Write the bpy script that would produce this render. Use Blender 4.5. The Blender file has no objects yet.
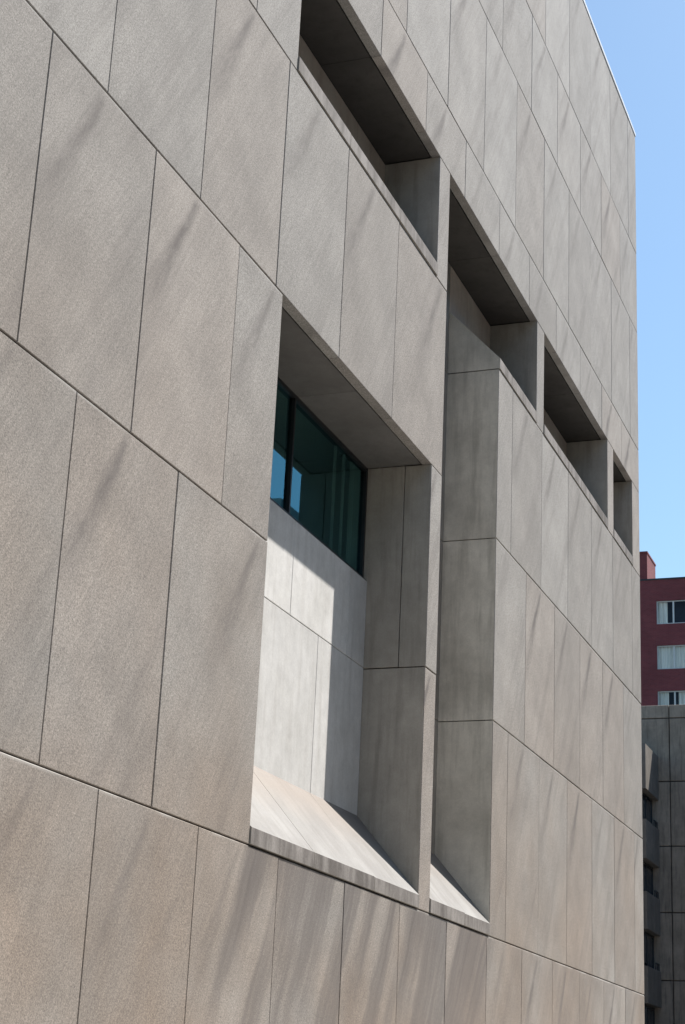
import bpy, bmesh, math, random
from mathutils import Vector, Matrix
random.seed(7)
S = bpy.context.scene
COL = S.collection
W = 1.5                      # width of one facing slab in metres
G0 = 3.4165                  # height of the first ledge joint above the pavement
def ux(u): return u * W
def uz(z): return z * W + G0

# ------------------------------------------------------------------ materials
class NT:
    def __init__(s, name):
        s.m = bpy.data.materials.new(name); s.m.use_nodes = True
        s.t = s.m.node_tree; s.t.nodes.clear()
        s.out = s.t.nodes.new('ShaderNodeOutputMaterial')
        s.b = s.t.nodes.new('ShaderNodeBsdfPrincipled')
        s.t.links.new(s.b.outputs[0], s.out.inputs[0])
    def n(s, typ, **kw):
        x = s.t.nodes.new('ShaderNode' + typ)
        for k, v in kw.items(): setattr(x, k, v)
        return x
    def put(s, sock, v):
        if isinstance(v, bpy.types.NodeSocket): s.t.links.new(v, sock)
        elif v is not None:
            if hasattr(sock, 'default_value') and sock.type == 'RGBA' and len(v) == 3: v = (*v, 1)
            sock.default_value = v
    def math(s, op, a, b=None, c=None, clamp=False):
        x = s.n('Math', operation=op); x.use_clamp = clamp
        s.put(x.inputs[0], a)
        if b is not None: s.put(x.inputs[1], b)
        if c is not None: s.put(x.inputs[2], c)
        return x.outputs[0]
    def noise(s, vec, scale, detail=3, rough=.55, dist=0.):
        x = s.n('TexNoise'); s.put(x.inputs['Vector'], vec)
        x.inputs['Scale'].default_value = scale; x.inputs['Detail'].default_value = detail
        x.inputs['Roughness'].default_value = rough; x.inputs['Distortion'].default_value = dist
        return x.outputs['Fac']
    def rng(s, v, a, b, c=0., d=1., smooth=False):
        x = s.n('MapRange'); x.clamp = True
        if smooth: x.interpolation_type = 'SMOOTHSTEP'
        s.put(x.inputs[0], v)
        for i, q in enumerate((a, b, c, d)): s.put(x.inputs[1 + i], q)
        return x.outputs[0]
    def mix(s, fac, a, b, mode='MIX'):
        x = s.n('Mix', data_type='RGBA', blend_type=mode)
        s.put(x.inputs[0], fac); s.put(x.inputs[6], a); s.put(x.inputs[7], b)
        return x.outputs[2]
    def comb(s, x, y, z):
        c = s.n('CombineXYZ'); s.put(c.inputs[0], x); s.put(c.inputs[1], y); s.put(c.inputs[2], z)
        return c.outputs[0]
    def sep(s, v):
        c = s.n('SeparateXYZ'); s.put(c.inputs[0], v); return c.outputs
    def bump(s, h, strength, dist):
        x = s.n('Bump'); x.inputs['Strength'].default_value = strength; x.inputs['Distance'].default_value = dist
        s.put(x.inputs['Height'], h); s.put(s.b.inputs['Normal'], x.outputs[0]); return x
    def fin(s, col, rough=.8, metal=0., spec=.3):
        s.put(s.b.inputs['Base Color'], col); s.put(s.b.inputs['Roughness'], rough)
        s.b.inputs['Metallic'].default_value = metal; s.b.inputs['Specular IOR Level'].default_value = spec
        return s.m

def panel_coords(t):
    uv = t.n('UVMap', uv_map='panel').outputs[0]
    U, V, _ = t.sep(uv)
    at = t.n('Attribute', attribute_name='pv').outputs['Color']
    R, Gm, B = t.sep(at)
    pos = t.n('NewGeometry').outputs['Position']
    return U, V, R, Gm, B, pos

def mat_stone():
    t = NT('bush_hammered_stone')
    U, V, R, Gm, B, pos = panel_coords(t)
    off = t.comb(t.math('MULTIPLY', R, 37.), t.math('MULTIPLY', B, 51.), 0.)
    pp = t.n('VectorMath', operation='ADD'); t.put(pp.inputs[0], pos); t.put(pp.inputs[1], off); pp = pp.outputs[0]
    base = t.mix(R, (.278, .264, .247), (.340, .327, .308))
    # warm tint in soft patches, more of it lower down the front
    z = t.sep(pos)[2]
    warm = t.math('MULTIPLY', t.rng(t.noise(pos, .35, 4), .30, .60), t.rng(z, 2.0, 7.5, 1., .08))
    base = t.mix(t.math('MULTIPLY', warm, .85), base, (.262, .202, .155))
    pw = t.math('MULTIPLY', t.rng(B, .6, .95), .30)
    base = t.mix(pw, base, (.31, .25, .208))
    # cloudy tone
    cl = t.noise(pp, 1.7, 5, .6)
    base = t.mix(1., base, t.comb(*[t.rng(cl, .3, .7, .86, 1.11)] * 3), 'MULTIPLY')
    # tooling run on a slant across every slab
    sU = t.math('ADD', U, t.math('MULTIPLY', V, .62))
    tv = t.comb(t.math('MULTIPLY', sU, 34.), t.math('MULTIPLY', V, 2.2), t.math('MULTIPLY', R, 19.))
    tool = t.noise(tv, 1., 4, .6)
    base = t.mix(1., base, t.comb(*[t.rng(tool, .25, .75, .90, 1.09)] * 3), 'MULTIPLY')
    # speckled aggregate
    g1 = t.noise(pos, 88., 3, .85); g2 = t.noise(pos, 34., 2, .6)
    sp = t.math('MULTIPLY', t.rng(g1, .32, .68, .52, 1.48), t.rng(g2, .3, .7, .90, 1.10))
    base = t.mix(1., base, t.comb(sp, sp, sp), 'MULTIPLY')
    vn = t.n('TexVoronoi', feature='F1'); t.put(vn.inputs['Vector'], pos); vn.inputs['Scale'].default_value = 30.
    pit = t.math('MULTIPLY', t.rng(vn.outputs['Distance'], .10, .26, 1., 0.), t.rng(t.noise(pos, 9., 2), .5, .62))
    base = t.mix(t.math('MULTIPLY', pit, .45), base, (.12, .11, .10))
    # dark streak slanting down-left from mid top edge, wider and fainter below
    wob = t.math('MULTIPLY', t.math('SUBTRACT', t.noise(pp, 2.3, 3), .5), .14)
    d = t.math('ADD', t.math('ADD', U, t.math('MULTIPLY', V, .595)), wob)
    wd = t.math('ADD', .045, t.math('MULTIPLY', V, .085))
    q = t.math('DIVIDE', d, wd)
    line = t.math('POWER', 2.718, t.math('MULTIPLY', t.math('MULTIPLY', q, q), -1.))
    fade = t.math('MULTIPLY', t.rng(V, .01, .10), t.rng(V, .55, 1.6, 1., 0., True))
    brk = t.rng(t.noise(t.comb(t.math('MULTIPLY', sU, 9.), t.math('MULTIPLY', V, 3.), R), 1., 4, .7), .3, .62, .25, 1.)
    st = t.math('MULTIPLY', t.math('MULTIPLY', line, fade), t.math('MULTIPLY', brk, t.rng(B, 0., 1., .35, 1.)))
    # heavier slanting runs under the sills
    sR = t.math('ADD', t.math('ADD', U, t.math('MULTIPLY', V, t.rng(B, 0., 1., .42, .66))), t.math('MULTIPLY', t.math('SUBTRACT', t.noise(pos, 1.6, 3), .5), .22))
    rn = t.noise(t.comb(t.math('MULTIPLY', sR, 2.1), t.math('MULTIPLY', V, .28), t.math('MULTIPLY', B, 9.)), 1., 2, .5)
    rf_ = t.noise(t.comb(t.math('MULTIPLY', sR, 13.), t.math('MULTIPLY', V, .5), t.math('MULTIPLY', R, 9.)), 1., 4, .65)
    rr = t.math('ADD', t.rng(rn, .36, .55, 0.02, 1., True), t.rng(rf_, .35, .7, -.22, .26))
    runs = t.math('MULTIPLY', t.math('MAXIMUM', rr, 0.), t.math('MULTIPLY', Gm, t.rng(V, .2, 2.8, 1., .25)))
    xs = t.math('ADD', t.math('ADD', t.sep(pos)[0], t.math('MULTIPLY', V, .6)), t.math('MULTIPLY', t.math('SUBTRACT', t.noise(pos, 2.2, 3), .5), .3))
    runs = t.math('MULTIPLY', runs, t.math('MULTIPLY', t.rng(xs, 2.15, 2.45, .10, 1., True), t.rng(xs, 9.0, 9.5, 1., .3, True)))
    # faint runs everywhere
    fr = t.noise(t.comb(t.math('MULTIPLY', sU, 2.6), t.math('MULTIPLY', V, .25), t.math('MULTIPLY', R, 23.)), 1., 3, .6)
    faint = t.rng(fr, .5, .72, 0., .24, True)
    streaks = t.math('MAXIMUM', t.math('MAXIMUM', t.math('MULTIPLY', st, .90), t.math('MULTIPLY', runs, .72)), faint)
    base = t.mix(streaks, base, (.122, .108, .102))
    # pale top arris: sun catching the upper edge, painted into the colour
    ar = t.math('MULTIPLY', t.rng(V, .012, .03, 1., 0.), t.rng(t.noise(pos, 1.3, 2), .42, .6))
    base = t.mix(t.math('MULTIPLY', ar, .6), base, (.52, .50, .47))
    t.bump(t.math('ADD', g1, t.math('MULTIPLY', tool, .7)), .22, .006)
    return t.fin(base, .88)

def mat_concrete(name, c0, c1, stain, amount=.5, edge=.3):
    t = NT(name)
    U, V, R, Gm, B, pos = panel_coords(t)
    n1 = t.noise(pos, 1.4, 5, .6); n2 = t.noise(pos, 7., 4, .65); n3 = t.noise(pos, 60., 2, .6)
    x, y, z = t.sep(pos)
    run = t.noise(t.comb(t.math('MULTIPLY', x, 9.), t.math('MULTIPLY', y, 9.), t.math('MULTIPLY', z, .9)), 1., 5, .62)
    base = t.mix(t.rng(n1, .33, .67), c0, c1)
    base = t.mix(t.math('MULTIPLY', t.rng(run, .48, .72), amount), base, stain)
    k = t.math('MULTIPLY', t.rng(n2, .3, .7, .93, 1.07), t.math('MULTIPLY', t.rng(n3, .3, .7, .95, 1.05), t.rng(R, 0., 1., .93, 1.07)))
    base = t.mix(1., base, t.comb(k, k, k), 'MULTIPLY')
    t.bump(t.math('ADD', n3, n2), .12, .006)
    return t.fin(base, .72)

def mat_sill():
    t = NT('weathered_sill_concrete')
    U, V, R, Gm, B, pos = panel_coords(t)
    x, y, z = t.sep(pos)
    # runs follow the fall of the slope
    run = t.noise(t.comb(t.math('MULTIPLY', x, 7.), t.math('MULTIPLY', y, .8), t.math('MULTIPLY', z, .8)), 1., 5, .62)
    n1 = t.noise(pos, 1.8, 5, .6)
    base = t.mix(t.rng(n1, .35, .65), (.225, .213, .20), (.30, .29, .275))
    base = t.mix(t.math('MULTIPLY', t.rng(run, .5, .75), .4), base, (.15, .135, .12))
    # tan band along the back of the slope, broken by noise
    tan_band = t.math('MULTIPLY', t.rng(t.math('ADD', y, t.math('MULTIPLY', n1, .35)), .42, .72), .55)
    base = t.mix(tan_band, base, (.26, .208, .168))
    n3 = t.noise(pos, 70., 2)
    k = t.rng(n3, .3, .7, .94, 1.06); base = t.mix(1., base, t.comb(k, k, k), 'MULTIPLY')
    t.bump(n3, .1, .005)
    return t.fin(base, .7)

def mat_lip():
    t = NT('grimy_sill_nosing')
    U, V, R, Gm, B, pos = panel_coords(t)
    x, y, z = t.sep(pos)
    dr = t.noise(t.comb(t.math('MULTIPLY', x, 7.), t.math('MULTIPLY', y, 3.), t.math('MULTIPLY', z, 1.6)), 1., 5, .6)
    pz = t.noise(pos, 1.1, 3)
    a = t.math('ADD', dr, t.math('MULTIPLY', t.math('SUBTRACT', pz, .5), .7))
    base = t.mix(t.rng(a, .34, .66), (.29, .268, .25), (.13, .116, .106))
    n3 = t.noise(pos, 60., 3, .7); k = t.rng(n3, .3, .7, .85, 1.15)
    base = t.mix(1., base, t.comb(k, k, k), 'MULTIPLY')
    t.bump(n3, .2, .006)
    return t.fin(base, .85)

def mat_plain(name, col, rough=.6, metal=0., spec=.4, var=.1, scale=3.):
    t = NT(name)
    pos = t.n('NewGeometry').outputs['Position']
    n1 = t.noise(pos, scale, 5, .6)
    k = t.rng(n1, .3, .7, 1 - var, 1 + var)
    base = t.mix(1., col, t.comb(k, k, k), 'MULTIPLY')
    t.bump(t.noise(pos, scale * 12, 3), .05, .004)
    return t.fin(base, rough, metal, spec)

def mat_brick():
    t = NT('red_brickwork')
    pos = t.n('NewGeometry').outputs['Position']
    x, y, z = t.sep(pos)
    v = t.comb(t.math('ADD', x, y), z, 0.)
    br = t.n('TexBrick'); t.put(br.inputs['Vector'], v)
    br.inputs['Scale'].default_value = 1.; br.inputs['Brick Width'].default_value = .24
    br.inputs['Row Height'].default_value = .08; br.inputs['Mortar Size'].default_value = .008
    br.inputs['Color1'].default_value = (.205, .046, .050, 1); br.inputs['Color2'].default_value = (.165, .038, .043, 1)
    br.inputs['Mortar'].default_value = (.19, .09, .09, 1)
    n1 = t.noise(pos, .5, 5); n2 = t.noise(t.comb(t.math('MULTIPLY', x, .3), t.math('MULTIPLY', y, .3), t.math('MULTIPLY', z, 4.)), 1., 4, .7)
    k = t.math('MULTIPLY', t.rng(n1, .3, .7, .85, 1.12), t.rng(n2, .3, .7, .93, 1.07))
    base = t.mix(1., br.outputs['Color'], t.comb(k, k, k), 'MULTIPLY')
    return t.fin(base, .85)

def mat_glass(name, tint, gloss, back=.35):
    t = NT(name)
    t.t.nodes.remove(t.b)
    g = t.n('BsdfGlossy'); g.inputs['Color'].default_value = (*gloss, 1); g.inputs['Roughness'].default_value = .012
    tr = t.n('BsdfTransparent'); tr.inputs['Color'].default_value = (*tint, 1)
    fr = t.n('Fresnel'); fr.inputs['IOR'].default_value = 1.55
    f = t.rng(fr.outputs[0], 0., 1., back, 1.)
    bf = t.n('NewGeometry').outputs['Backfacing']
    f = t.math('MULTIPLY', f, t.math('SUBTRACT', 1., bf))      # the inner face of the pane only lets light out
    mx = t.n('MixShader'); t.put(mx.inputs[0], f); t.t.links.new(tr.outputs[0], mx.inputs[1]); t.t.links.new(g.outputs[0], mx.inputs[2])
    pos = t.n('NewGeometry').outputs['Position']
    bp = t.n('Bump'); bp.inputs['Strength'].default_value = .02; bp.inputs['Distance'].default_value = .02
    t.put(bp.inputs['Height'], t.noise(pos, .8, 2)); t.t.links.new(bp.outputs[0], g.inputs['Normal'])
    t.t.links.new(mx.outputs[0], t.out.inputs[0])
    return t.m

def mat_curtain(name, a, b):
    t = NT(name)
    pos = t.n('NewGeometry').outputs['Position']
    x, y, z = t.sep(pos)
    n = t.noise(t.comb(t.math('MULTIPLY', x, 9.), t.math('MULTIPLY', y, 9.), t.math('MULTIPLY', z, .4)), 1., 3)
    return t.fin(t.mix(t.rng(n, .35, .65), a, b), .9)

def mat_asphalt():
    t = NT('asphalt')
    pos = t.n('NewGeometry').outputs['Position']
    n = t.noise(pos, 40., 3, .7); m = t.noise(pos, .4, 4)
    k = t.math('MULTIPLY', t.rng(n, .3, .7, .7, 1.3), t.rng(m, .3, .7, .85, 1.15))
    t.bump(n, .3, .01)
    return t.fin(t.mix(1., (.055, .055, .058), t.comb(k, k, k), 'MULTIPLY'), .9)

def mat_paving():
    t = NT('concrete_paving')
    pos = t.n('NewGeometry').outputs['Position']
    br = t.n('TexBrick'); t.put(br.inputs['Vector'], pos); br.offset = 0.
    br.inputs['Scale'].default_value = 1.; br.inputs['Brick Width'].default_value = 1.5
    br.inputs['Row Height'].default_value = 1.5; br.inputs['Mortar Size'].default_value = .008
    br.inputs['Color1'].default_value = (.33, .315, .29, 1); br.inputs['Color2'].default_value = (.38, .36, .33, 1)
    br.inputs['Mortar'].default_value = (.08, .08, .08, 1)
    n = t.noise(pos, 2., 6, .65); k = t.rng(n, .3, .7, .8, 1.15)
    return t.fin(t.mix(1., br.outputs['Color'], t.comb(k, k, k), 'MULTIPLY'), .85)

M = {}
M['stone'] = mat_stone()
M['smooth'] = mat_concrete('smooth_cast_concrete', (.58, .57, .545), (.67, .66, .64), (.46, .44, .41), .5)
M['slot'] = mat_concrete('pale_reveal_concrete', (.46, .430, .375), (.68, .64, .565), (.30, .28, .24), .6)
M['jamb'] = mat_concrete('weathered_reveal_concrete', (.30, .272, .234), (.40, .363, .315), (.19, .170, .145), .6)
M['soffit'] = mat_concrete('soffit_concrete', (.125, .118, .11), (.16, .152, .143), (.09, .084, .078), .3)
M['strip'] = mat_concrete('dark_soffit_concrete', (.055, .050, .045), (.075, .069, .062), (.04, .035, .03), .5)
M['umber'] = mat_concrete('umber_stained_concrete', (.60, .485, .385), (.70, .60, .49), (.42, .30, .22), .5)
M['sill'] = mat_sill(); M['lip'] = mat_lip()
M['seal'] = mat_plain('dark_joint_sealant', (.05, .047, .045), .9, 0, .2, .3, 8.)
M['core'] = mat_plain('rough_wall_core', (.12, .115, .11), .9, 0, .2, .2, 3.)
M['coping'] = mat_plain('pale_metal_coping', (.72, .73, .74), .45, .0, .5, .05, 1.)
M['frame'] = mat_plain('dark_anodised_frame', (.025, .028, .03), .4, .3, .5, .1, 4.)
M['glass'] = mat_glass('green_tinted_glass', (.70, .82, .79), (.22, .54, .64), .20)
M['room'] = mat_plain('office_plaster', (.30, .32, .30), .9, 0, .2, .05, 1.)
M['curtain'] = mat_curtain('office_curtain', (.20, .23, .22), (.32, .36, .34))
M['brick'] = mat_brick()
M['chimney'] = M['brick']
M['white'] = mat_plain('white_window_frame', (.62, .64, .63), .5, 0, .4, .05, 2.)
M['farglass'] = mat_glass('far_window_glass', (.98, .99, .98), (.3, .32, .34), .0)
M['net'] = mat_curtain('pale_net_curtain', (.92, .90, .84), (.62, .62, .58))
M['dark'] = mat_plain('dark_room', (.03, .035, .05), .9, 0, .2, .2, 1.)
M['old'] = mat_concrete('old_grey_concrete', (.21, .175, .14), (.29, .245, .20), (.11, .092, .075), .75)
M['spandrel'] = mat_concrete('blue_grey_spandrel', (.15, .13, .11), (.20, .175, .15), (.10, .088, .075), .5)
M['wingglass'] = mat_glass('wing_window_glass', (.25, .3, .36), (.6, .68, .8), .25)
M['asphalt'] = mat_asphalt(); M['paving'] = mat_paving()
M['kerb'] = mat_plain('granite_kerb', (.33, .33, .32), .8, 0, .3, .15, 3.)
M['paint'] = mat_plain('road_paint', (.7, .7, .66), .7, 0, .3, .15, 5.)
M['roof'] = mat_plain('roof_gravel', (.2, .195, .19), .95, 0, .2, .2, 9.)
M['pale'] = mat_concrete('pale_office_concrete', (.30, .30, .29), (.37, .36, .35), (.22, .21, .2), .4)

# ------------------------------------------------------------------ geometry
class MB:
    """collects faces with panel-local coordinates and per-panel values, then links ONE mesh"""
    def __init__(s):
        s.bm = bmesh.new(); s.uv = s.bm.loops.layers.uv.new('panel')
        s.pv = s.bm.loops.layers.float_color.new('pv'); s.mats = []
    def mi(s, m):
        if m not in s.mats: s.mats.append(m)
        return s.mats.index(m)
    def face(s, vs, m, uvs=None, pv=(.5, 0, .5)):
        try: f = s.bm.faces.new(vs)
        except ValueError: return None
        f.material_index = s.mi(m)
        for i, l in enumerate(f.loops):
            l[s.uv].uv = uvs[i] if uvs else (l.vert.co.x + l.vert.co.y, 2. - l.vert.co.z * .0)
            l[s.pv] = (*pv, 1)
        return f
    def slab(s, O, ex, ey, en, poly, t, m, side=None, c=.006, uvo=(0, 0), pv=None, tilt=0.):
        """solid plate: polygon in (ex,ey), outer face towards en with chamfer c, thickness t"""
        O, ex, ey, en = map(Vector, (O, ex, ey, en))
        pv = pv or (random.random(), 0, random.random())
        n = len(poly)
        a = sum(poly[i][0] * poly[(i + 1) % n][1] - poly[(i + 1) % n][0] * poly[i][1] for i in range(n))
        if a < 0: poly = poly[::-1]
        P = [Vector(p) for p in poly]
        inn = []
        for i in range(n):
            p0, p1, p2 = P[i - 1], P[i], P[(i + 1) % n]
            d1 = (p1 - p0).normalized(); d2 = (p2 - p1).normalized()
            n1 = Vector((-d1.y, d1.x)); n2 = Vector((-d2.y, d2.x))
            k = 1 + n1.dot(n2)
            inn.append(p1 + (n1 + n2) * (c / max(k, .2)))
        cx = sum(p.x for p in P) / n
        def w(p, d): return O + ex * p.x + ey * p.y + en * (d + tilt * (p.x - cx))
        A = [s.bm.verts.new(w(p, 0)) for p in inn]
        B = [s.bm.verts.new(w(p, -c)) for p in P]
        Cc = [s.bm.verts.new(w(p, -t)) for p in P]
        flip = ex.cross(ey).dot(en) < 0
        def mk(vs, pts, mm):
            if flip: vs = vs[::-1]; pts = pts[::-1]
            s.face(vs, mm, [(p.x - uvo[0], uvo[1] - p.y) for p in pts], pv)
        mk(A, inn, m)
        sm = side or m
        for i in range(n):
            j = (i + 1) % n
            mk([B[i], B[j], A[j], A[i]], [P[i], P[j], inn[j], inn[i]], m)
            mk([Cc[i], Cc[j], B[j], B[i]], [P[i], P[j], P[j], P[i]], sm)
        mk(Cc[::-1], P[::-1], sm)
    def box(s, lo, hi, m, pv=None):
        pv = pv or (random.random(), 0, random.random())
        x0, y0, z0 = lo; x1, y1, z1 = hi
        v = [s.bm.verts.new(p) for p in ((x0, y0, z0), (x1, y0, z0), (x1, y1, z0), (x0, y1, z0), (x0, y0, z1), (x1, y0, z1), (x1, y1, z1), (x0, y1, z1))]
        for q in ((3, 2, 1, 0), (4, 5, 6, 7), (0, 1, 5, 4), (1, 2, 6, 5), (2, 3, 7, 6), (3, 0, 4, 7)):
            s.face([v[i] for i in q], m, None, pv)
    def quad(s, pts, m, pv=None):
        s.face([s.bm.verts.new(p) for p in pts], m, None, pv or (random.random(), 0, random.random()))
    def prism_x(s, prof, x0, x1, mats, pv=None):
        """profile in (y,z) swept along x; mats: one per profile edge, last = end caps"""
        pv = pv or (random.random(), 0, random.random())
        n = len(prof)
        a = [s.bm.verts.new((x0, y, z)) for y, z in prof]; b = [s.bm.verts.new((x1, y, z)) for y, z in prof]
        for i in range(n):
            j = (i + 1) % n
            s.face([a[i], a[j], b[j], b[i]], mats[i], None, pv)
        s.face(a[::-1], mats[-1], None, pv); s.face(b, mats[-1], None, pv)
    def build(s, name, parent=None):
        bmesh.ops.recalc_face_normals(s.bm, faces=s.bm.faces)
        me = bpy.data.meshes.new(name); s.bm.to_mesh(me); s.bm.free()
        for m in s.mats: me.materials.append(M[m])
        o = bpy.data.objects.new(name, me); COL.objects.link(o)
        if parent: put(o, parent)
        return o
def put(o, parent):
    o.parent = parent
    p = Vector((0, 0, 0)); q = parent
    while q: p += q.location; q = q.parent
    if o.type == 'MESH': o.data.transform(Matrix.Translation(-p))
def thing(name, label, cat, loc):
    e = bpy.data.objects.new(name, None); COL.objects.link(e); e.location = loc
    e['label'] = label; e['category'] = cat; return e
def structure(o): o['kind'] = 'structure'; return o

# ------------------------------------------------------------------ the stone-faced building
bld = thing('stone_faced_building', 'large grey stone-clad building with deep recessed openings and sloping sills filling the view', 'building', (ux(3), 9, 0))
UL, UR = -10.0, 11.97
ZTOP = 10.086
rows = [(-2.278, -1.55, .5), (-1.55, 0, 0), (0, 1.598, .5), (1.598, 3.05, 0), (3.05, 4.494, .5), (4.494, 5.996, 0),
        (5.996, 7.464, .5), (7.464, 8.491, 0), (8.491, ZTOP, .5)]
OP = [(1.605, 4.368, 0, 3.05), (4.612, 6.06, 0, 5.487), (1.612, 4.358, 4.494, 5.487), (6.06, 7.292, 4.494, 5.487),
      (7.55, 10.262, 4.494, 5.487), (10.552, 11.567, 4.494, 5.487)]
DEP = .66; DGL = .735; DIN = .80
GH, GV = .012, .0075
def inside(u, z): return any(a < u < b and c < z < d for a, b, c, d in OP)
drop = {2: (1.5, 4.5), 4: (4.5,), 3: (6.0,)}
cl = MB()
thickside = {4.368: 'jamb', 6.06: 'jamb', 7.292: 'jamb', 10.262: 'jamb', 11.567: 'jamb'}
for ri, (z0, z1, ph) in enumerate(rows):
    js = []
    k = math.floor(UL) - 1
    while k + ph < UR:
        j = k + ph
        if UL + .05 < j < UR - .15 and not any(abs(j - d) < 1e-6 for d in drop.get(ri, ())): js.append(j)
        k += 1
    edges = [UL] + js + [UR]
    for a, b in zip(edges, edges[1:]):
        zc = sorted({z0, z1} | {z for o in OP if o[1] > a and o[0] < b for z in o[2:] if z0 < z < z1})
        rnd = (random.random(), random.random())
        dy = random.uniform(-.0015, .002); tl = random.uniform(-.0010, .0010)
        zmid = [(p, q) for p, q in zip(zc, zc[1:])]
        for p, q in zmid:
            zm = (p + q) / 2
            uc = sorted({a, b} | {u for o in OP if o[2] < zm < o[3] for u in o[:2] if a < u < b})
            for c, d in zip(uc, uc[1:]):
                if inside((c + d) / 2, zm): continue
                def g(v, lst, gap): return gap / 2 if any(abs(v - w) < 1e-6 for w in lst) else 0
                x0 = ux(c) + g(c, js, GV); x1 = ux(d) - g(d, js, GV)
                zz0 = uz(p) + (GH / 2 if abs(p - z0) < 1e-6 and not (any(abs(p - o[3]) < 1e-6 and o[0] < (c + d) / 2 < o[1] for o in OP)) else 0)
                zz1 = uz(q) - (GH / 2 if abs(q - z1) < 1e-6 or abs(q - 5.487) < 1e-6 else 0)
                if zz1 == uz(q) and zz1 < uz(z1): pass
                th = .10; sd = None
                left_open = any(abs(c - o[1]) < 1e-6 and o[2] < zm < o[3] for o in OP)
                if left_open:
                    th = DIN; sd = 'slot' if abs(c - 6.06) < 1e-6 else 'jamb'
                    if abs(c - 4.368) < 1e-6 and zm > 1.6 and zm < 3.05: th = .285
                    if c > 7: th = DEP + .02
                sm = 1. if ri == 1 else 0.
                uvo = ((ux(a) + ux(b)) / 2, uz(z1))
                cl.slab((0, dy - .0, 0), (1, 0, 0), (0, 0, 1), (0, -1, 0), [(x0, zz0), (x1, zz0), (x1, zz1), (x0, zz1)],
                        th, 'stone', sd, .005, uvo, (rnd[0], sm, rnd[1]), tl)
cladding = cl.build('stone_cladding', bld)

# core behind the slabs
core = MB()
us = sorted({UL, UR} | {v for o in OP for v in o[:2]}); zs = sorted({-2.278, ZTOP} | {v for o in OP for v in o[2:]})
for a, b in zip(us, us[1:]):
    for p, q in zip(zs, zs[1:]):
        if inside((a + b) / 2, (p + q) / 2): continue
        core.quad([(ux(a), .104, uz(p)), (ux(b), .104, uz(p)), (ux(b), .104, uz(q)), (ux(a), .104, uz(q))], 'seal')
XR = ux(UR); XL = ux(UL)
core.quad([(XL, .104, 0), (XL, 18, 0), (XL, 18, uz(ZTOP)), (XL, .104, uz(ZTOP))], 'core')
core.quad([(XR - .06, .104, 0), (XR - .06, 18, 0), (XR - .06, 18, uz(ZTOP)), (XR - .06, .104, uz(ZTOP))], 'seal')
core.quad([(XL, 18, 0), (XR - .06, 18, 0), (XR - .06, 18, uz(ZTOP)), (XL, 18, uz(ZTOP))], 'core')
core.build('wall_core', bld)
rf = MB(); rf.quad([(XL, .1, uz(ZTOP) - .25), (XR - .05, .1, uz(ZTOP) - .25), (XR - .05, 18, uz(ZTOP) - .25), (XL, 18, uz(ZTOP) - .25)], 'roof')
rf.build('roof', bld)
# end wall slabs, facing +x
ew = MB()
for ri, (z0, z1, ph) in enumerate(rows):
    y = .104
    while y < 18:
        y2 = min(18, (math.floor(y / W - ph + 1e-3) + 1 + ph) * W)
        if y2 - y < .2: y2 = min(18, y2 + W)
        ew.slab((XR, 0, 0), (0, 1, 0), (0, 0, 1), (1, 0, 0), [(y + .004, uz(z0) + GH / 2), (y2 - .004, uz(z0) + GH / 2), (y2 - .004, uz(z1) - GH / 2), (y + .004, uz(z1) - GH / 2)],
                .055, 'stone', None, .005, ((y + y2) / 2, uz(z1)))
        y = y2
ew.build('end_wall', bld)
cp = MB()
cx = XL
while cx < XR:
    ce = min(cx + 2.4, XR + .012); cp.box((cx + .004, -.012, uz(ZTOP) + .002), (ce - .004, .30, uz(ZTOP) + .058 + random.uniform(-.002, .002)), 'coping'); cx += 2.4
cp.box((XR - .30, .302, uz(ZTOP) + .004), (XR + .012, 18, uz(ZTOP) + .075), 'coping')
cp.build('roof_coping', bld)

# sills: nosing, long slope up to the back wall
def sill(u0, u1, zb, zl, zk, joints, front=-.012, cap='jamb'):
    mb = MB()
    e = [u0] + [j for j in joints if u0 + .2 < j < u1 - .2] + [u1]
    for i, (a, b) in enumerate(zip(e, e[1:])):
        x0 = ux(a) + (.004 if i else .004); x1 = ux(b) - .004
        dz = random.uniform(-.004, .004)
        prof = [(front, uz(zb) + .010), (front, uz(zl) - .012 + dz), (front + .014, uz(zl) + dz), (DEP + .03, uz(zk)), (DEP + .03, uz(zb) + .010)]
        mb.prism_x(prof, x0, x1, ['lip', 'sill', 'sill', 'jamb', 'jamb', cap])
    return mb.build('sloping_sill', bld)
sill(1.605, 4.368, 0, .098, .625, (2.49, 3.49))
sill(4.612, 6.055, 0, .098, .625, (5.4,))
HJ = [k + .5 for k in range(0, 12)]
sill(1.612, 4.358, 4.494, 4.600, 5.085, HJ)
sill(6.062, 7.292, 4.494, 4.600, 5.085, HJ, cap='slot')
sill(7.55, 10.262, 4.494, 4.600, 5.085, HJ)
sill(10.552, 11.567, 4.494, 4.600, 5.085, HJ)

# big recess lining
lin = MB()
def back_panels(mb, rects, y, m):
    for a, b, p, q in rects:
        mb.slab((0, y, 0), (1, 0, 0), (0, 0, 1), (0, -1, 0), [(ux(a) + .003, uz(p) + .004), (ux(b) - .003, uz(p) + .004), (ux(b) - .003, uz(q) - .004), (ux(a) + .003, uz(q) - .004)], .06, m, None, .004)
ZW = 2.222
back_panels(lin, [(1.605, 2.5, .5, 1.607), (2.5, 3.505, .5, 1.607), (3.505, 4.366, .5, 1.607),
                  (1.605, 2.02, 1.607, ZW), (2.02, 3.02, 1.607, ZW), (3.02, 4.02, 1.607, ZW), (4.02, 4.366, 1.607, ZW)], DEP, 'smooth')
lin.build('recess_back_wall', bld)
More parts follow.
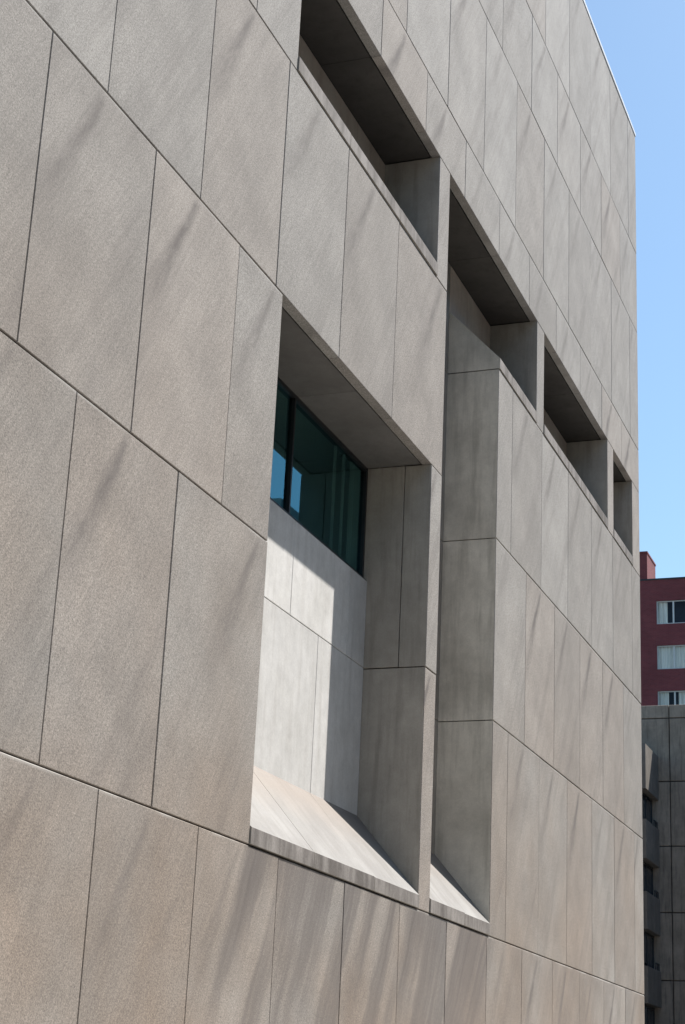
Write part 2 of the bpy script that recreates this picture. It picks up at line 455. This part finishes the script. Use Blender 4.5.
# sill ledge under the glass
lg = MB(); lg.box((ux(1.605), DEP + .062, uz(.5)), (ux(4.366), 1.2, uz(ZW) - .01), 'core'); lg.build('window_ledge', bld)
jm = MB()
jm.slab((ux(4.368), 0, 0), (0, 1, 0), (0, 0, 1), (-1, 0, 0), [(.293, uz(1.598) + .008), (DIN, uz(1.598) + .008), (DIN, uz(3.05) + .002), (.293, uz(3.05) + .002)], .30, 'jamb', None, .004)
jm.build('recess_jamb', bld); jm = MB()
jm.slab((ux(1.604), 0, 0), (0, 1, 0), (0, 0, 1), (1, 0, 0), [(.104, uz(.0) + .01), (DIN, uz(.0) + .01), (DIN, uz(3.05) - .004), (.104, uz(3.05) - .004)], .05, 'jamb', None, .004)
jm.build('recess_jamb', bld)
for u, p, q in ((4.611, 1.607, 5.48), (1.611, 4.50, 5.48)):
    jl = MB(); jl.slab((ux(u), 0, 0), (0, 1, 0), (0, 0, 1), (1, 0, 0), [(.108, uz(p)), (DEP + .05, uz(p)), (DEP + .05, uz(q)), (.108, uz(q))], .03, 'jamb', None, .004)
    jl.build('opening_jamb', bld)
# soffits
def soffit(u0, u1, z, d, joints, nm='soffit', m='soffit'):
    mb = MB(); e = [u0] + [j for j in joints if u0 + .1 < j < u1 - .1] + [u1]
    for a, b in zip(e, e[1:]):
        mb.slab((0, 0, uz(z) + .004), (1, 0, 0), (0, 1, 0), (0, 0, -1), [(ux(a) + .003, .118), (ux(b) - .003, .118), (ux(b) - .003, d), (ux(a) + .003, d)], .12, m, None, .004)
    return mb.build(nm, bld)
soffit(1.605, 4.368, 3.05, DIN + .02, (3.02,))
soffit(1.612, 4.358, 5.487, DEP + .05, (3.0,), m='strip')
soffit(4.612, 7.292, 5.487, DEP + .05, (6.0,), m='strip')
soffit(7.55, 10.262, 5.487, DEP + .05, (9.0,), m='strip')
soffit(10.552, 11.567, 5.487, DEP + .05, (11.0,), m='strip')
# back walls of the upper strip and of the tall slot
def strip(a, b, p, q, js):
    bw = MB()
    e = [a] + [j for j in js if a + .15 < j < b - .15] + [b]
    back_panels(bw, [(c, d, p, q) for c, d in zip(e, e[1:])], DEP - .012, 'umber')
    bw.build('opening_back_wall', bld)
IJ = list(range(0, 13))
strip(1.612, 4.358, 4.6, 5.484, [j + .0 for j in IJ]); strip(6.062, 7.292, 4.6, 5.484, IJ)
strip(7.55, 10.262, 4.6, 5.484, IJ); strip(10.552, 11.567, 4.6, 5.484, IJ)
sb = MB()
back_panels(sb, [(4.612, 6.058, .5, 1.602), (4.612, 6.058, 1.602, 3.05), (4.612, 6.058, 3.05, 4.494), (4.612, 6.058, 4.494, 5.484)], DEP - .012, 'jamb')
sb.build('slot_back_wall', bld)

# the recessed window
wf = MB()
x0, x1, zb, zt = ux(1.605), ux(4.368), uz(ZW), uz(3.05) + .01
fw = .055
wf.box((x0, DGL - .03, zb), (x1, DGL + .05, zb + .05), 'frame')
wf.box((x0, DGL - .03, zt - .045), (x1, DGL + .05, zt), 'frame')
for xc, hw in ((x0 + .03, .03), (ux(2.985), .015), (x1 - .02, .02)):
    wf.box((xc - hw, DGL - .032, zb + .051), (xc + hw, DGL + .048, zt - .046), 'frame')
wfo = wf.build('window_frame', bld)
for a, b in ((x0 + .06, ux(2.985) - .02), (ux(2.985) + .02, x1 - .04)):
    gp = MB(); gp.box((a - .01, DGL, zb + .04), (b + .01, DGL + .012, zt - .03), 'glass'); gp.build('pane', wfo)
rm = MB()
Y0, Y1 = DIN + .03, 6.
A, B_, Cz, D = x0 - 2, x1 + .25, uz(ZW) - .9, uz(3.05) + .25
rm.quad([(A, Y1, Cz), (B_, Y1, Cz), (B_, Y1, D), (A, Y1, D)], 'room')
rm.quad([(A, Y0, Cz), (A, Y1, Cz), (A, Y1, D), (A, Y0, D)], 'room')
rm.quad([(B_, Y0, Cz), (B_, Y1, Cz), (B_, Y1, D), (B_, Y0, D)], 'room')
rm.quad([(A, Y0, Cz), (B_, Y0, Cz), (B_, Y1, Cz), (A, Y1, Cz)], 'room')
rm.quad([(A, Y0, D), (B_, Y0, D), (B_, Y1, D), (A, Y1, D)], 'room')
rm.build('office_room', bld)
def curtain(mb, xa, xb, y, z0, z1, m, amp=.03, per=.11, axis='x'):
    n = int((xb - xa) / per * 8); pts = []
    for i in range(n + 1):
        t = xa + (xb - xa) * i / n; pts.append((t, y + amp * math.sin(2 * math.pi * (t - xa) / per)))
    vs = []
    for t, w in pts:
        P = [(t, w, z0), (t, w, z1)] if axis == 'x' else [(w, t, z0), (w, t, z1)]
        vs.append([mb.bm.verts.new(p) for p in P])
    for a, b in zip(vs, vs[1:]): mb.face([a[0], b[0], b[1], a[1]], m)
for ca, cb in ((3.80, 3.86), (3.97, 4.03), (4.12, 4.33)):
    cu = MB(); curtain(cu, ux(ca), ux(cb), DGL + .035, zb + .03, zt - .03, 'curtain', .012, .06); cu.build('office_blind', bld)

# ------------------------------------------------------------------ red brick building beyond
CAMX, CAMY, CAMZ = -6.4308 * W, -3.5125 * W, 1.6
XB = CAMX + 108
red = thing('red_brick_building', 'dark red brick apartment block with white-framed windows and a rooftop chimney stack', 'building', (XB, 16, 0))
HB = CAMZ + 108 * .3074
wy = [(CAMY + 19.57 - 2.7 - k * 6.4, CAMY + 19.57 - k * 6.4) for k in range(-2, 3)]
wz = []
k = 0
while True:
    zt_ = CAMZ + 108 * (.2943 - .0276 * k); zb_ = zt_ - 108 * .01445
    if zb_ < 1: break
    wz.append((zb_, zt_)); k += 1
YA, YB = -1., 36.
rw = MB()
ys = sorted({YA, YB} | {v for w in wy for v in w if YA < v < YB}); zs_ = sorted({0, HB} | {v for w in wz for v in w})
win = [(a, b) for a, b in wy if a > YA and b < YB]
for a, b in zip(ys, ys[1:]):
    for p, q in zip(zs_, zs_[1:]):
        if any(c < (a + b) / 2 < d for c, d in win) and any(c < (p + q) / 2 < d for c, d in wz): continue
        rw.quad([(XB, b, p), (XB, a, p), (XB, a, q), (XB, b, q)], 'brick')
for a, b in win:
    for p, q in wz:
        rw.quad([(XB, a, p), (XB + .2, a, p), (XB + .2, a, q), (XB, a, q)], 'brick')
        rw.quad([(XB, b, p), (XB + .2, b, p), (XB + .2, b, q), (XB, b, q)], 'brick')
        rw.quad([(XB, a, q), (XB + .2, a, q), (XB + .2, b, q), (XB, b, q)], 'brick')
        rw.quad([(XB, a, p), (XB + .2, a, p), (XB + .2, b, p), (XB, b, p)], 'brick')
rw.quad([(XB, YA, 0), (XB + 14, YA, 0), (XB + 14, YA, HB), (XB, YA, HB)], 'brick')
rw.quad([(XB, YB, 0), (XB + 14, YB, 0), (XB + 14, YB, HB), (XB, YB, HB)], 'brick')
rw.quad([(XB + 14, YA, 0), (XB + 14, YB, 0), (XB + 14, YB, HB), (XB + 14, YA, HB)], 'brick')
rw.build('brick_wall', red)
r2 = MB(); r2.box((XB + .3, YA + .3, HB - .3), (XB + 13.7, YB - .3, HB - .1), 'roof'); r2.build('roof', red)
c2 = MB()
c2.box((XB - .04, YA - .04, HB + .002), (XB + .3, YB + .04, HB + .10), 'frame'); c2.build('parapet_coping', red)
# chimney stack
ch = MB()
cyr = CAMY + 109 * math.tan(math.radians(10.56)); cz = CAMZ + 109 * .3193 / math.cos(math.radians(10.56))
ch.box((XB + 1, cyr, HB - .1), (XB + 4, cyr + 4.5, cz), 'brick')
ch.box((XB + .96, cyr - .04, cz + .002), (XB + 4.04, cyr + 4.54, cz + .12), 'brick')
ch.build('chimney', red)
for ia, (a, b) in enumerate(win):
    for ip, (p, q) in enumerate(wz):
        f = MB(); xw = XB + .10
        for lo, hi in (((xw, a, p), (xw + .07, b, p + .07)), ((xw, a, q - .07), (xw + .07, b, q)),
                       ((xw, a, p + .071), (xw + .07, a + .07, q - .071)), ((xw, b - .07, p + .071), (xw + .07, b, q - .071))):
            f.box(lo, hi, 'white')
        mull = b - 1.08
        f.box((xw - .003, mull - .05, p + .071), (xw + .068, mull + .05, q - .071), 'white')
        fo = f.build('window', red)
        g_ = MB(); g_.box((xw + .03, a + .05, p + .05), (xw + .04, b - .05, q - .05), 'farglass'); g_.build('pane', fo)
        rng_ = [(b - .68, b - .05)] if ip != 1 else [(a + .05, b - .05)]
        if ip == 2: rng_ = [(b - .68, b - .05), (a + .05, b - 1.3)]
        if ip > 2: rng_ = [(b - .4 - random.random(), b - .05)]
        for ca, cb in rng_:
            c_ = MB(); curtain(c_, ca, cb, xw + .16, p + .02, q - .02, 'net', .03, .27, 'y'); c_.build('net_curtain', fo)
dk = MB(); dk.box((XB + .9, YA + .2, .2), (XB + 1.0, YB - .2, HB - .5), 'dark'); dk.build('dark_interior', red)

# ------------------------------------------------------------------ shaded concrete annex in front of it
XC = CAMX + 80
HC = CAMZ + 80 * .2308
ann = thing('concrete_annex', 'low dark grey concrete block in shade below the red brick building, with stepped window bays', 'building', (XC, 6, 0))
aw = MB()
zr = [0] + [CAMZ + 80 * (.2227 - .0372 * k) for k in range(5, -1, -1)] + [HC]
yj = [CAMY + 80 * math.tan(math.radians(9.91)) + 3.05 * k for k in range(-6, 5)]
for i, (p, q) in enumerate(zip(zr, zr[1:])):
    for a, b in zip(yj, yj[1:]):
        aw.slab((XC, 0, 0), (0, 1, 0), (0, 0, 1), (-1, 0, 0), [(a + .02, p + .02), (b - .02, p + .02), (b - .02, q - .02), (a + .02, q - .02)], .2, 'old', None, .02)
aw.build('concrete_wall', ann)
ac = MB(); ac.box((XC + .12, yj[0], 0), (XC + 9, yj[-1], HC - .05), 'seal'); ac.build('wall_core', ann)
YF = CAMY + 14.5
tops = [CAMZ + 80 * v for v in (.200, .1576, .1181, .0785, .039)]
bots = [CAMZ + 80 * v for v in (.1745, .136, .098, .059, .020)]
for tp, bt in zip(tops, bots):
    s_ = MB()
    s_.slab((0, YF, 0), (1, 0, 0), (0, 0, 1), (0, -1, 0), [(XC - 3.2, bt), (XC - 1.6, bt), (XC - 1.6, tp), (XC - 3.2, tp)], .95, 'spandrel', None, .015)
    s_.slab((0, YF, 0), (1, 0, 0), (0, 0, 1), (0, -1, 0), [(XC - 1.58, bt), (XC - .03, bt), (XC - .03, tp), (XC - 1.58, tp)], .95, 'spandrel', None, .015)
    s_.build('bay_spandrel', ann)
wb = MB(); wb.box((XC - 14, YF + 1.05, 0), (XC - .03, YF + 8, tops[0] + .1), 'spandrel'); wb.build('wing_wall', ann)
for bt, tp in zip([bots[i] for i in range(4)], [tops[i + 1] for i in range(4)]):
    f = MB()
    f.box((XC - 3.0, YF + .30, tp + .01), (XC - .05, YF + .38, tp + .09), 'frame')
    f.box((XC - 3.0, YF + .30, bt - .1), (XC - .05, YF + .38, bt - .01), 'frame')
    for xx in (XC - 3.0, XC - 1.6, XC - .15):
        f.box((xx, YF + .301, tp + .091), (xx + .08, YF + .381, bt - .101), 'frame')
    fo = f.build('bay_window', ann)
    g_ = MB(); g_.box((XC - 2.95, YF + .33, tp + .05), (XC - .1, YF + .34, bt - .05), 'wingglass'); g_.build('pane', fo)
    r_ = MB(); r_.box((XC - .9, YF + .05, tp + .25), (XC - .1, YF + .10, tp + .32), 'frame')
    for xx in (XC - .9, XC - .5, XC - .15): r_.box((xx, YF + .055, tp + .01), (xx + .05, YF + .095, tp + .249), 'frame')
    r_.build('safety_rail', ann)

# ------------------------------------------------------------------ building across the street (seen mirrored in the window)
opp = thing('office_block', 'pale concrete office block across the street, seen mirrored in the recessed window', 'building', (40, -19, 0))
ob = MB(); oh = 22.9
zrow = [0.] + [3.2 + 3.2 * k for k in range(0, 6)] + [oh]
xs = [-30 + 4 * k for k in range(0, 31)]
ogl = []
for p, q in zip(zrow, zrow[1:]):
    for a, b in zip(xs, xs[1:]):
        if p < 1: ob.box((a + .01, -18.35, p), (b - .01, -18.0, q - .02), 'pale'); continue
        if q == oh: ob.box((a + .01, -18.35, p), (b - .01, -18.0, q), 'pale'); continue
        ob.box((a + .01, -18.35, p), (b - .01, -18.0, p + 1.0), 'pale')
        ob.box((a + .01, -18.35, p + 1.01), (a + .9, -18.0, q - .02), 'pale')
        ogl.append((a + .9, b, p + 1.0, q - .02))
ob.box((-30, -32, 0), (90, -18.6, oh - .3), 'core')
ob.build('facade', opp)
pr = MB(); pr.box((48.1, -24, oh + .16), (60, -18.05, oh + .62), 'pale'); pr.build('plant_room', opp)
og = MB()
for a, b, p, q in ogl: og.box((a, -18.3, p), (b, -18.26, q), 'farglass')
og.build('window_band', opp)
oc = MB(); oc.box((-30.1, -32, oh + .002), (90.1, -17.9, oh + .15), 'coping'); oc.build('parapet_coping', opp)

# ------------------------------------------------------------------ ground
g = MB(); g.quad([(-1500, -1500, -.15), (1500, -1500, -.15), (1500, 1500, -.15), (-1500, 1500, -.15)], 'asphalt')
structure(g.build('ground'))
g = MB(); g.box((-60, -6.6, -.145), (66, 60, 0), 'paving'); structure(g.build('pavement'))
g = MB(); g.box((-60, -6.8, -.145), (66, -6.605, .005), 'kerb'); structure(g.build('kerb'))
g = MB(); g.box((-60, -40, -.145), (130, -14.8, 0), 'paving'); structure(g.build('far_pavement'))
g = MB(); g.box((-60, -14.795, -.145), (130, -14.6, .005), 'kerb'); structure(g.build('far_kerb'))
g = MB()
x = -60
while x < 130:
    g.quad([(x, -10.78, -.146), (x + 3, -10.78, -.146), (x + 3, -10.66, -.146), (x, -10.66, -.146)], 'paint'); x += 9
structure(g.build('road_marking'))

# ------------------------------------------------------------------ light
sd = Vector((1.43, -1.0, 2.45)).normalized()
el = math.asin(sd.z); rot = math.atan2(sd.x, sd.y)
L = bpy.data.lights.new('sun', 'SUN'); L.energy = 4.5; L.angle = math.radians(.53); L.color = (1., .955, .90)
lo = bpy.data.objects.new('sun', L); COL.objects.link(lo); lo.rotation_euler = sd.to_track_quat('Z', 'Y').to_euler(); lo.location = (20, -30, 40)
wd = bpy.data.worlds.new('World'); S.world = wd; wd.use_nodes = True
nt = wd.node_tree; bg = nt.nodes['Background']
sk = nt.nodes.new('ShaderNodeTexSky'); sk.sky_type = 'NISHITA'; sk.sun_disc = False
sk.sun_elevation = el; sk.sun_rotation = rot; sk.air_density = 1.; sk.dust_density = 1.0; sk.ozone_density = 1.2
mx = nt.nodes.new('ShaderNodeMix'); mx.data_type = 'RGBA'; mx.blend_type = 'MULTIPLY'; mx.inputs[0].default_value = 1.
mx.inputs[7].default_value = (.87, 1.02, 1.04, 1)      # clearer, more cyan air than the sky model's default
nt.links.new(sk.outputs[0], mx.inputs[6]); nt.links.new(mx.outputs[2], bg.inputs[0]); bg.inputs[1].default_value = .095

# ------------------------------------------------------------------ camera
R = ((0.34473497, 0.88300073, -0.31853965), (-0.93761467, 0.3402184, -0.07162522), (0.04512793, 0.32335917, 0.94519962))
cd = bpy.data.cameras.new('camera'); cam = bpy.data.objects.new('camera', cd); COL.objects.link(cam)
m = Matrix.Identity(4)
for i in range(3):
    m[i][0] = R[i][0]; m[i][1] = R[i][2]; m[i][2] = -R[i][1]
m[0][3], m[1][3], m[2][3] = CAMX, CAMY, CAMZ
cam.matrix_world = m
cd.sensor_fit = 'VERTICAL'; cd.sensor_height = 36; cd.lens = 1734.085 * 36 / 1024
cd.clip_start = .1; cd.clip_end = 5000
S.camera = cam
S.render.resolution_x = 685; S.render.resolution_y = 1024
S.view_settings.view_transform = 'Standard'; S.view_settings.look = 'None'
S.view_settings.exposure = .90; S.view_settings.gamma = 1
